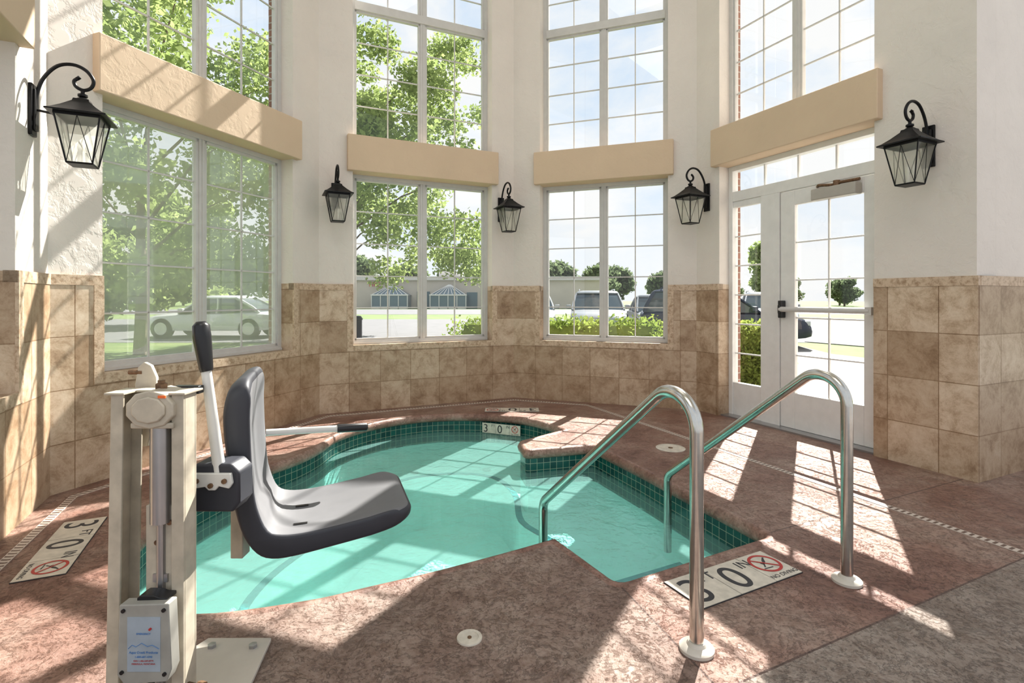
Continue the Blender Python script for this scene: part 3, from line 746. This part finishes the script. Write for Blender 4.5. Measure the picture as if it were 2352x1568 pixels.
# base plate
b = MB(); b.prism([(-1.16, 1.34), (-.80, 1.34), (-.80, 1.60), (-.84, 1.84), (-1.06, 1.84), (-1.16, 1.62)], .002, .016, lambda p, q, a: (p, q, a)); part(b, 'base_plate', [M_FLANGE], bevel=.003)
for x, y in ((-.88, 1.79), (-1.02, 1.79), (-.84, 1.50), (-1.12, 1.40)):
    b = MB(); b.lathe([(.014, .016), (.014, .026), (.001, .028)], (x, y, 0), 6); part(b, 'anchor_bolt', [M_ALU])
# seat
SO = Vector((-.80, 1.68, 0)); Fw = Vector((.94, .34, 0)).normalized(); Wd = Vector((-.34, .94, 0)).normalized()
def S(a, w, z): return tuple(SO+Fw*a+Wd*w+Vector((0, 0, z)))
outer = [(-.042, .938), (-.075, .934), (-.100, .905), (-.110, .83), (-.105, .74), (-.092, .64), (-.076, .53), (-.052, .445), (-.015, .385), (.03, .360), (.10, .358), (.22, .372), (.34, .388), (.43, .402), (.472, .418), (.486, .438)]
innr = [(.482, .458), (.455, .468), (.40, .464), (.30, .450), (.20, .438), (.12, .432), (.06, .436), (.02, .455), (-.005, .51), (-.02, .58), (-.028, .70), (-.032, .82), (-.030, .90)]
SUB = 3; prof = catmull(outer+innr, SUB, True); no = len(outer)*SUB; W = .44; R_ = .014; n = len(prof)
def station(w):
    e = min(w, W-w)
    ins = R_*(1-math.sqrt(max(0, 1-(1-min(1, e/R_))**2))); pp = offset(prof, -ins*.95)
    dish = min(1, max(0, (e-.03)/.09)); dish = dish*dish*(3-2*dish)
    q = max(0, 1-e/.075); cut = .075*(1-math.sqrt(max(0, 1-q*q)))
    pts = []
    for i, (a, z) in enumerate(pp):
        if i >= no+SUB:
            t = min(1, (i-no-SUB)/8, (n-i)/8)
            if z < .50 and a > 0: z -= .012*dish*t
            elif z >= .50: a -= .020*dish*t
            else: z -= .010*dish; a -= .010*dish
        a -= cut*min(1, max(0, (a-.34)/.14)); z -= cut*.55*min(1, max(0, (z-.82)/.11))
        pts.append(S(a, w, z))
    return pts
es = [0, .0015, .004, .008, .014, .022, .034, .05, .07, .095, .12, .16]
ws = es+[.22]+[W-e for e in es[::-1]]
b = MB(); rings = [station(w) for w in ws]
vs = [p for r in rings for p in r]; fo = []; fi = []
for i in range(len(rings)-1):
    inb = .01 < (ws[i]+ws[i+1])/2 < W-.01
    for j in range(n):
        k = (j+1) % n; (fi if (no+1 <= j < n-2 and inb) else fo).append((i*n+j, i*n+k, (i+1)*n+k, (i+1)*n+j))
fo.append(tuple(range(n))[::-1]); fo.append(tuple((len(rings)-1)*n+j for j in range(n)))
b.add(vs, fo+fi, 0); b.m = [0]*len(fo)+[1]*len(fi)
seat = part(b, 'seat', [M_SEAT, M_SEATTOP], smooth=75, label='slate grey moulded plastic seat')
for (a, w) in ((.09, .10), (.09, .27)):
    b = MB(); zz = .433-.012
    b.box(a, a+.045, w, w+.014, zz-.01, zz+.003, 0, lambda x, y, z: S(x, y, z)); part(b, 'drain_slot', [M_BLACK], smooth=0)
b = MB(); b.prism([(.03, .362), (.09, .360), (.40, .400), (.38, .384), (.10, .335), (.05, .333)], .06, W-.06, lambda p, q, a: S(p, a, q)); part(b, 'seat_base', [M_SEAT], smooth=0, bevel=.006)
b = MB(); b.box(-.925, -.885, 1.73, 1.78, .345, .64); part(b, 'seat_bracket', [M_CREAM], bevel=.003, smooth=0)
b = MB(); hb = [(-.955, .60), (-.93, .572), (-.82, .572), (-.80, .60), (-.80, .69), (-.825, .715), (-.93, .715), (-.955, .66)]
b.prism(hb, 1.545, 1.63, lambda p, q, a: (p, a, q)); part(b, 'armrest_hinge', [M_SEAT], bevel=.008, label='dark grey hinge block')
b = MB(); b.prism([(-.935, .655), (-.925, .645), (-.895, .650), (-.885, .64), (-.865, .64), (-.855, .652), (-.825, .645), (-.815, .66), (-.82, .69), (-.93, .69)], 1.534, 1.546, lambda p, q, a: (p, a, q)); part(b, 'hinge_plate', [M_WHITE], bevel=.003)
for x, z in ((-.918, .668), (-.877, .655), (-.837, .668)):
    b = MB(); b.cyl((x, 1.528, z), (x, 1.54, z), .0075, 8); part(b, 'hinge_bolt', [M_RUST])
b = MB(); b.tube([(-.862, 1.560, .66), (-.870, 1.560, .72), (-.903, 1.555, .99)], [.017, .017, .014], 16)
ar = part(b, 'armrest', [M_WHITE], smooth=60, label='white tubular armrest folded upright')
b = MB(); b.tube([(-.901, 1.555, .985), (-.903, 1.555, .995), (-.915, 1.555, 1.085), (-.918, 1.555, 1.12), (-.919, 1.555, 1.132)], [.017, .019, .025, .023, .012], 18)
part(b, 'grip', [M_BLACK], smooth=60, label='black rubber grip')
b = MB(); p0 = Vector((-.98, 2.10, .665)); dv = Vector((.93, .30, -.015)).normalized(); b.tube([p0, p0+dv*.30], .0135, 16)
part(b, 'armrest', [M_WHITE], smooth=60, label='white tubular armrest lowered level')
b = MB(); b.tube([p0+dv*.27, p0+dv*.385, p0+dv*.392], [.0175, .0175, .010], 16); part(b, 'grip', [M_BLACK], smooth=60)

# ------------------------------------------------------------------ exterior
GZ = -0.15
def ground_mat():
    m, nt, b = nodemat('lawn'); geo = N(nt, 'ShaderNodeNewGeometry')
    n = noise(nt, geo.outputs['Position'], 0.6, 8, .7)
    r = ramp(nt, n.outputs[0], [(.35, (0.08, 0.14, 0.03)), (.6, (0.15, 0.20, 0.06)), (.75, (0.20, 0.215, 0.11))])
    L(nt, r.outputs[0], b.inputs['Base Color']); b.inputs['Roughness'].default_value = .9; return m
M_LAWN = ground_mat()
M_ASPH = simple('asphalt', (0.14, 0.14, 0.145), .85, var=.1, scale=2)
M_CONC = simple('pale_concrete', (0.22, 0.215, 0.205), .85, var=.06, scale=2)
b = MB(); b.box(-150, 150, 7.0, 260, GZ-.2, GZ); b.box(-60, -2.6, -5, 7.0, GZ-.2, GZ); b.box(3.4, 60, 5.0, 7.0, GZ-.2, GZ)
b.obj('exterior_lawn', [M_LAWN], smooth=0, kind='structure', label='green lawn outside')
b = MB(); b.box(-45, 60, 16, 34, GZ-.05, GZ+.01); b.box(-60, 60, 44, 64, GZ-.05, GZ+.012)
b.obj('parking_lot', [M_ASPH], smooth=0, kind='structure', label='grey asphalt parking lot')
b = MB()
b.prism([FD(.2, .25, 0)[:2], FD(2.0, .25, 0)[:2], (9.5, 7.2), (16, 9.8), (16, 10.8), (8.5, 9.6), (7.6, 12.5), (8.2, 16), (4.6, 16), (4.4, 9.0)], GZ-.05, GZ+.03, lambda p, q, a: (p, q, a))
b.prism([(10.5, 13.0), (40, 13.0), (40, 16.2), (9.0, 16.2)], GZ-.05, GZ+.028, lambda p, q, a: (p, q, a))
b.obj('concrete_walkway', [M_CONC], smooth=0, kind='structure', label='pale concrete walkway outside the door')

def leaf_mat(name, c0, c1):
    m = bpy.data.materials.new(name); m.use_nodes = True
    nt = m.node_tree; nt.nodes.clear(); out = N(nt, 'ShaderNodeOutputMaterial')
    geo = N(nt, 'ShaderNodeNewGeometry'); n = noise(nt, geo.outputs['Position'], 2.2, 4, .7)
    r = ramp(nt, n.outputs[0], [(.35, c0), (.65, c1)])
    d = N(nt, 'ShaderNodeBsdfDiffuse'); t = N(nt, 'ShaderNodeBsdfTranslucent')
    L(nt, r.outputs[0], d.inputs[0]); L(nt, r.outputs[0], t.inputs[0])
    mx = N(nt, 'ShaderNodeMixShader'); mx.inputs[0].default_value = .5
    L(nt, d.outputs[0], mx.inputs[1]); L(nt, t.outputs[0], mx.inputs[2]); L(nt, mx.outputs[0], out.inputs[0]); return m
M_LEAF = leaf_mat('green_leaves', (0.22, 0.30, 0.09), (0.44, 0.52, 0.22))
M_LEAF2 = leaf_mat('distant_foliage', (0.13, 0.18, 0.10), (0.22, 0.27, 0.145))
M_HEDGE = leaf_mat('hedge_leaves', (0.17, 0.245, 0.05), (0.34, 0.41, 0.11))
M_BARK = simple('bark', (0.16, 0.12, 0.09), .9, var=.3)
def leaves(b, blobs, count, size, shell=.35):
    vs = []; fs = []
    tot = sum(r[3]*r[4]*r[5] for r in blobs)
    for (cx, cy, cz, rx, ry, rz) in blobs:
        k = int(count*rx*ry*rz/tot)
        for _ in range(k):
            v = Vector((random.gauss(0, 1), random.gauss(0, 1), random.gauss(0, 1))).normalized()*(random.uniform(shell, 1.08))
            p = Vector((cx+v.x*rx, cy+v.y*ry, cz+v.z*rz))
            a = Vector((random.gauss(0, 1), random.gauss(0, 1), random.gauss(0, 1))).normalized()
            c = a.cross(Vector((random.gauss(0, 1), random.gauss(0, 1), random.gauss(0, 1)))).normalized()
            s = size*random.uniform(.6, 1.3); o = len(vs)
            vs += [p-a*s, p+c*s*.6, p+a*s, p-c*s*.6]; fs.append((o, o+1, o+2, o+3))
    b.add(vs, fs, 0)
def tree(loc, blobs, count, size, label, trunkh, tr=.18, mat=M_LEAF, branches=True):
    R = empty('tree', loc, category='tree', label=label)
    b = MB(); b.tube([(0, 0, -.2), (0.05, 0, trunkh*.5), (-.05, .1, trunkh), (.0, 0, trunkh*1.9)], [tr*1.2, tr, tr*.8, tr*.3], 10)
    if branches:
        for (cx, cy, cz, rx, ry, rz) in blobs[::5]:
            st = min(trunkh*1.7, max(trunkh*.8, cz*.55)); b.tube([(0, 0, st), (cx*.5, cy*.5, st+(cz-st)*.65), (cx, cy, cz)], [tr*.35, tr*.2, tr*.06], 6)
    t = b.obj('trunk', [M_BARK], parent=R)
    b = MB(); leaves(b, blobs, count, size); fo = b.obj('foliage', [mat], parent=R, smooth=0, recalc=False)
    return R, [t, fo]
def rblobs(cx, cz, n, R, rz, br):
    out = []
    for i in range(n):
        a = random.uniform(0, 6.283); q = math.sqrt(random.random())*R; z = random.uniform(-rz, rz)
        out.append((cx+q*math.cos(a), q*math.sin(a), cz+z, br*random.uniform(.6, 1.2), br*random.uniform(.6, 1.2), br*random.uniform(.5, .9)))
    return out
tree((-8.9, 12.6, GZ), rblobs(.4, 6.2, 60, 3.8, 4.5, .95), 32000, .08, 'tall broadleaf tree with bright green leaves by the parking lot', 2.6, .13)
tree((-6.4, 18.5, GZ), rblobs(2.5, 6.5, 60, 3.0, 4.3, .85), 22000, .09, 'slender broadleaf tree with bright green leaves', 2.6, .13)
tree((-17.5, 25, GZ), rblobs(0, 4.6, 30, 4.0, 3.6, 1.3), 12000, .2, 'leafy tree standing behind a parked car', 2.5)
R0, P0 = tree((0, 95, GZ), rblobs(0, 3.6, 18, 2.4, 2.2, 1.4), 3600, .34, 'distant dark green tree on the horizon', 2.0, mat=M_LEAF2, branches=False)
R0['group'] = 'distant tree row'
for i in range(38):
    x = -68+i*5.2+random.uniform(-.6, .6); r = R0 if i == 0 else R0.copy()
    sc = random.uniform(.8, 1.25)*(1.12 if x < 36 else .75)
    if i: COL.objects.link(r)
    r.location = (x, 90+(i % 2)*10, GZ); r.scale = (sc, sc, sc); r.rotation_euler = (0, 0, random.uniform(0, 6))
    if i:
        for p in P0:
            c = p.copy(); COL.objects.link(c); c.parent = r
tree((11.3, 23.5, GZ), rblobs(0, 2.6, 10, .5, 1.8, .6), 5000, .12, 'narrow young tree beside the parking lot', 1.2, .07)

def hedge(pts, w, h, label):
    b = MB(); vs = []
    P = catmull(pts, 8); rings = []
    for i, p in enumerate(P):
        t = (Vector(P[min(i+1, len(P)-1)])-Vector(P[max(i-1, 0)])).normalized(); nn = Vector((-t.y, t.x)); p = Vector(p)
        rings.append([(*(p+nn*w*.4), GZ), (*(p+nn*w*.45), GZ+h*.8), (*(p+nn*w*.3), GZ+h*.92), (*(p-nn*w*.3), GZ+h*.92), (*(p-nn*w*.45), GZ+h*.8), (*(p-nn*w*.4), GZ)])
    b.loft(rings)
    blobs = []
    for p in P: blobs.append((p[0], p[1], GZ+h*.52, w*.56, w*.56, h*.5+random.uniform(-.04, .05)))
    leaves(b, blobs, 14000, .034, .8)
    return b.obj('hedge', [M_HEDGE], smooth=0, recalc=False, off=(P[0][0], P[0][1], GZ), loc=(P[0][0], P[0][1], GZ), category='hedge', label=label)
hedge([(-.75, 8.9), (.4, 8.75), (1.4, 8.55), (2.2, 8.4)], .8, 1.0, 'clipped bright green hedge outside the windows')
hedge([(3.0, 7.35), (3.2, 7.1), (3.35, 6.9)], .55, .98, 'short clipped green hedge by the walkway')

# building
M_BWALL = simple('stucco_building', (0.56, 0.51, 0.44), .85, var=.06, scale=.5)
M_BROOF = simple('pale_roof', (0.60, 0.58, 0.55), .6)
M_DARKGL = simple('dark_glazing', (0.12, 0.18, 0.21), .15, 0.0)
BL = empty('commercial_building', (-8, 70, GZ), category='building', label='low beige commercial building with glass entrance pavilions')
bo = (-8, 70, GZ)
b = MB(); b.box(-26, 12, 70, 84, GZ, 3.9); b.obj('building_body', [M_BWALL], parent=BL, off=bo, smooth=0)
b = MB(); b.box(-26.3, 12.3, 69.6, 84.3, 3.6, 4.1); b.obj('roof_parapet', [M_BROOF], parent=BL, off=bo, smooth=0)
b = MB(); b.box(-10, -7, 72, 76, 4.1, 4.9); b.obj('rooftop_unit', [M_BROOF], parent=BL, off=bo, smooth=0)
for cx in (-15.7, -8.2):
    b = MB(); w = 2.3
    b.box(cx-w, cx+w, 67.5, 70, GZ, 1.65)
    ba = [(cx-w-.1, 67.4, 1.6), (cx+w+.1, 67.4, 1.6), (cx+w+.1, 70, 1.6), (cx-w-.1, 70, 1.6)]; tp = [(cx-.15, 69.2, 2.95), (cx+.15, 69.2, 2.95), (cx+.15, 70, 2.95), (cx-.15, 70, 2.95)]
    b.loft([ba, tp]); pv = b.obj('glass_pavilion', [M_DARKGL], parent=BL, off=bo, smooth=0)
    b = MB()
    for i in range(9):
        x = cx-w+2*w*i/8
        if i % 2 == 0: b.box(x-.05, x+.05, 67.42, 67.5, GZ, 1.65)
        b.tube([(x, 67.38, 1.64), (cx-.15+.3*i/8, 69.15, 2.97)], .05, 5)
    b.box(cx-w-.1, cx+w+.1, 67.38, 67.5, 1.55, 1.72); b.box(cx-w, cx+w, 67.42, 67.5, GZ, .15)
    b.obj('white_glazing_bars', [M_WHITE], parent=BL, off=bo, smooth=0)
b = MB(); b.box(-12.6, -10.9, 69.9, 70.0, GZ, 2.1); b.obj('building_window', [M_DARKGL], parent=BL, off=bo, smooth=0)
b = MB(); b.box(-6, -4.6, 69.9, 70, GZ, 2.0); b.obj('building_window', [M_DARKGL], parent=BL, off=bo, smooth=0)
text_obj('building_sign', 'FIRE', .85, M_TXTRED, BL, Matrix.Translation((-18.9-bo[0], 69.5-bo[1], 2.75-bo[2])) @ Matrix.Rotation(math.pi/2, 4, 'X'), .03)

# cars
M_TYRE = simple('tyre', (0.02, 0.02, 0.02), .8); M_HUB = simple('alloy_wheel', (.5, .5, .52), .3, .9)
M_CARGL = simple('car_glass', (0.04, 0.06, 0.07), .06); M_LAMP = simple('headlamp', (.5, .52, .55), .15)
def car(loc, rot, color, label, H=1.65, Ln=4.6, suv=True):
    R = empty('car', loc, rot, category='car', label=label)
    paint = simple('car_paint', color, .25, .2, var=.03); hw = .92; bz = 1.0 if suv else .88; l = Ln/2
    st = [(-l, .72, .45, .80), (-l+.08, .86, .32, bz-.02), (-l+.5, hw, .28, bz+.02), (-.8, hw, .27, bz+.02), (.75, hw, .27, bz), (1.1, hw, .27, bz-.02), (l-.6, .90, .28, bz-.07), (l-.2, .84, .32, bz-.18), (l-.04, .76, .36, bz-.32), (l, .68, .42, bz-.42)]
    b = MB(); b.loft([[(x, -w*.96, zb), (x, -w, (zb+zt)/2), (x, -w*.95, zt-.08), (x, -w*.82, zt-.02), (x, -w*.5, zt), (x, w*.5, zt), (x, w*.82, zt-.02), (x, w*.95, zt-.08), (x, w, (zb+zt)/2), (x, w*.96, zb)] for x, w, zb, zt in st])
    b.obj('body', [paint], parent=R, smooth=40)
    g0 = -l+.15 if suv else -l+.55; g1 = 1.05
    rk = .30 if suv else .95
    def rg(t, inset=0):
        x0 = g0+rk*t**1.3; x1 = g1-.85*t; w = .84-.17*t**1.4-inset; z = bz-.03+(H-.05-bz+.03)*t; m = (x0+x1)/2
        return [(x0, -w*.9, z), (m, -w, z), (x1-.12, -w, z), (x1, -w*.55, z), (x1+.03, 0, z), (x1, w*.55, z), (x1-.12, w, z), (m, w, z), (x0, w*.9, z), (x0-.02, 0, z)]
    b = MB(); b.loft([rg(0), rg(.35), rg(.7), rg(.92)]); b.obj('windows', [M_CARGL], parent=R, smooth=60)
    b = MB()
    def sc(ring, k, z):
        cx = sum(p[0] for p in ring)/len(ring); return [(cx+(p[0]-cx)*k, p[1]*k, z) for p in ring]
    rr = rg(.9); b.loft([sc(rr, 1.01, H-.11), sc(rr, 1.02, H-.08), sc(rr, .95, H-.03), sc(rr, .7, H)])
    for sx in (-1, 1):
        b.tube([(p[0], p[1]*1.01, p[2]) for p in [rg(t)[2 if sx < 0 else 6] for t in (0, .35, .7, .92)]], .035, 6)
        b.tube([(p[0], p[1]*1.01, p[2]) for p in [rg(t)[0 if sx < 0 else 8] for t in (0, .35, .7, .92)]], .05, 6)
        b.tube([(p[0], p[1]*1.01, p[2]) for p in [rg(t)[1 if sx < 0 else 7] for t in (0, .35, .7, .92)]], .028, 6)
        if suv: b.tube([(g0+.45, sx*.60, H-.02), (g0+.5, sx*.60, H+.04), (g1-1.15, sx*.60, H+.04), (g1-1.05, sx*.6, H-.02)], .018, 6)
    b.obj('roof', [paint], parent=R, smooth=40)
    for sx in (-1, 1):
        b = MB(); b.box(g1-.38, g1-.22, sx*.97-.08, sx*.97+.08, bz, bz+.14); b.obj('mirror', [paint], parent=R, bevel=.03)
    for sx in (-l+.85, l-.85):
        for sy in (-1, 1):
            b = MB(); b.tube([(sx, sy*.72, .34), (sx, sy*.935, .34)], .34, 24, 0); b.tube([(sx, sy*.93, .34), (sx, sy*.945, .34)], .21, 16, 1)
            b.obj('wheel', [M_TYRE, M_HUB], parent=R)
    for sy in (-1, 1):
        b = MB(); b.box(l-.22, l-.06, sy*.62-.15, sy*.62+.15, bz-.36, bz-.24); b.obj('headlight', [M_LAMP], parent=R, bevel=.02)
    b = MB(); b.box(l-.1, l+.01, -.40, .40, bz-.52, bz-.42); b.box(l-.1, l+.005, -.6, .6, .36, .44); b.obj('grille', [M_BLACK], parent=R, bevel=.01)
cz = GZ
car((2.95, 18.3, cz), math.radians(-97), (.30, .32, .34), 'silver suv with roof rails parked nose-in behind the hedge', 1.62)
car((.60, 18.8, cz), math.radians(-92), (.42, .43, .44), 'white suv parked behind the hedge', 1.55)
car((5.6, 20.5, cz), math.radians(-95), (.28, .30, .32), 'pale silver car parked beside a suv', 1.5, suv=False)
car((9.9, 20.5, cz), math.radians(-110), (.28, .30, .33), 'grey suv parked outside the sidelight', 1.6)
car((5.85, 14.9, GZ), math.radians(-14), (.02, .03, .055), 'dark blue suv parked near the walkway', 1.62, 4.4, True)
car((-10.2, 18.4, cz), math.radians(180), (.62, .63, .65), 'white sedan parked side-on under the trees', 1.45, 4.6, False)
b = MB(); b.lathe([(.12, 0), (.14, .05), (.14, .62), (.16, .64), (.16, .68), (.10, .76), (.001, .78)], (0, 0, 0), 16); b.obj('litter_bin', [M_BLACK], loc=(-5.15, 17.6, GZ), category='litter bin', label='black litter bin at the kerb')

# ------------------------------------------------------------------ world, sun, fill lights
w = bpy.data.worlds.new('sky'); bpy.context.scene.world = w; w.use_nodes = True; nt = w.node_tree; nt.nodes.clear()
out = N(nt, 'ShaderNodeOutputWorld'); bg = N(nt, 'ShaderNodeBackground'); L(nt, bg.outputs[0], out.inputs[0])
tc = N(nt, 'ShaderNodeTexCoord'); sp = N(nt, 'ShaderNodeSeparateXYZ'); L(nt, tc.outputs['Generated'], sp.inputs[0])
r = ramp(nt, sp.outputs[2], [(0.0, (.88, .94, 1.0)), (.25, (.76, .87, 1.0)), (.8, (.56, .73, .97))])
mp = N(nt, 'ShaderNodeMapping'); mp.inputs['Scale'].default_value = (1, 1, 2.2); L(nt, tc.outputs['Generated'], mp.inputs[0])
cn = noise(nt, mp.outputs[0], 3.2, 7, .58, .3); cr = ramp(nt, cn.outputs[0], [(.34, (0, 0, 0)), (.58, (1, 1, 1))])
L(nt, mixc(nt, cr.outputs[0], r.outputs[0], (1.0, 1.0, 1.0)), bg.inputs[0]); bg.inputs[1].default_value = 1.03

sd = bpy.data.lights.new('sun', 'SUN'); sd.energy = 16.5; sd.angle = math.radians(.4); sd.color = (1.0, .955, .89)
so = bpy.data.objects.new('sun', sd); COL.objects.link(so); so.location = (5, 12, 9)
so.rotation_euler = Vector((-.54, -.965, -1.0)).to_track_quat('-Z', 'Y').to_euler()
for (x, y, e, sz) in ((0.3, 3.4, 20, 2.2), (0, -.8, 80, 3.0)):  # added area lights, unseen, that brighten the interior from overhead
    ld = bpy.data.lights.new('fill_light', 'AREA'); ld.energy = e; ld.size = sz; ld.color = (1, .97, .92)
    lo = bpy.data.objects.new('fill_light', ld); COL.objects.link(lo); lo.location = (x, y, CEIL-.15)

# ------------------------------------------------------------------ camera
cd = bpy.data.cameras.new('camera'); cam = bpy.data.objects.new('camera', cd); COL.objects.link(cam)
cam.location = (0, 0, 1.2); cam.rotation_euler = (math.pi/2, 0, 0)
cd.sensor_width = 36; cd.lens = 36*1210/2352; cd.shift_y = -99/2352; cd.clip_start = .02; cd.clip_end = 500
bpy.context.scene.camera = cam
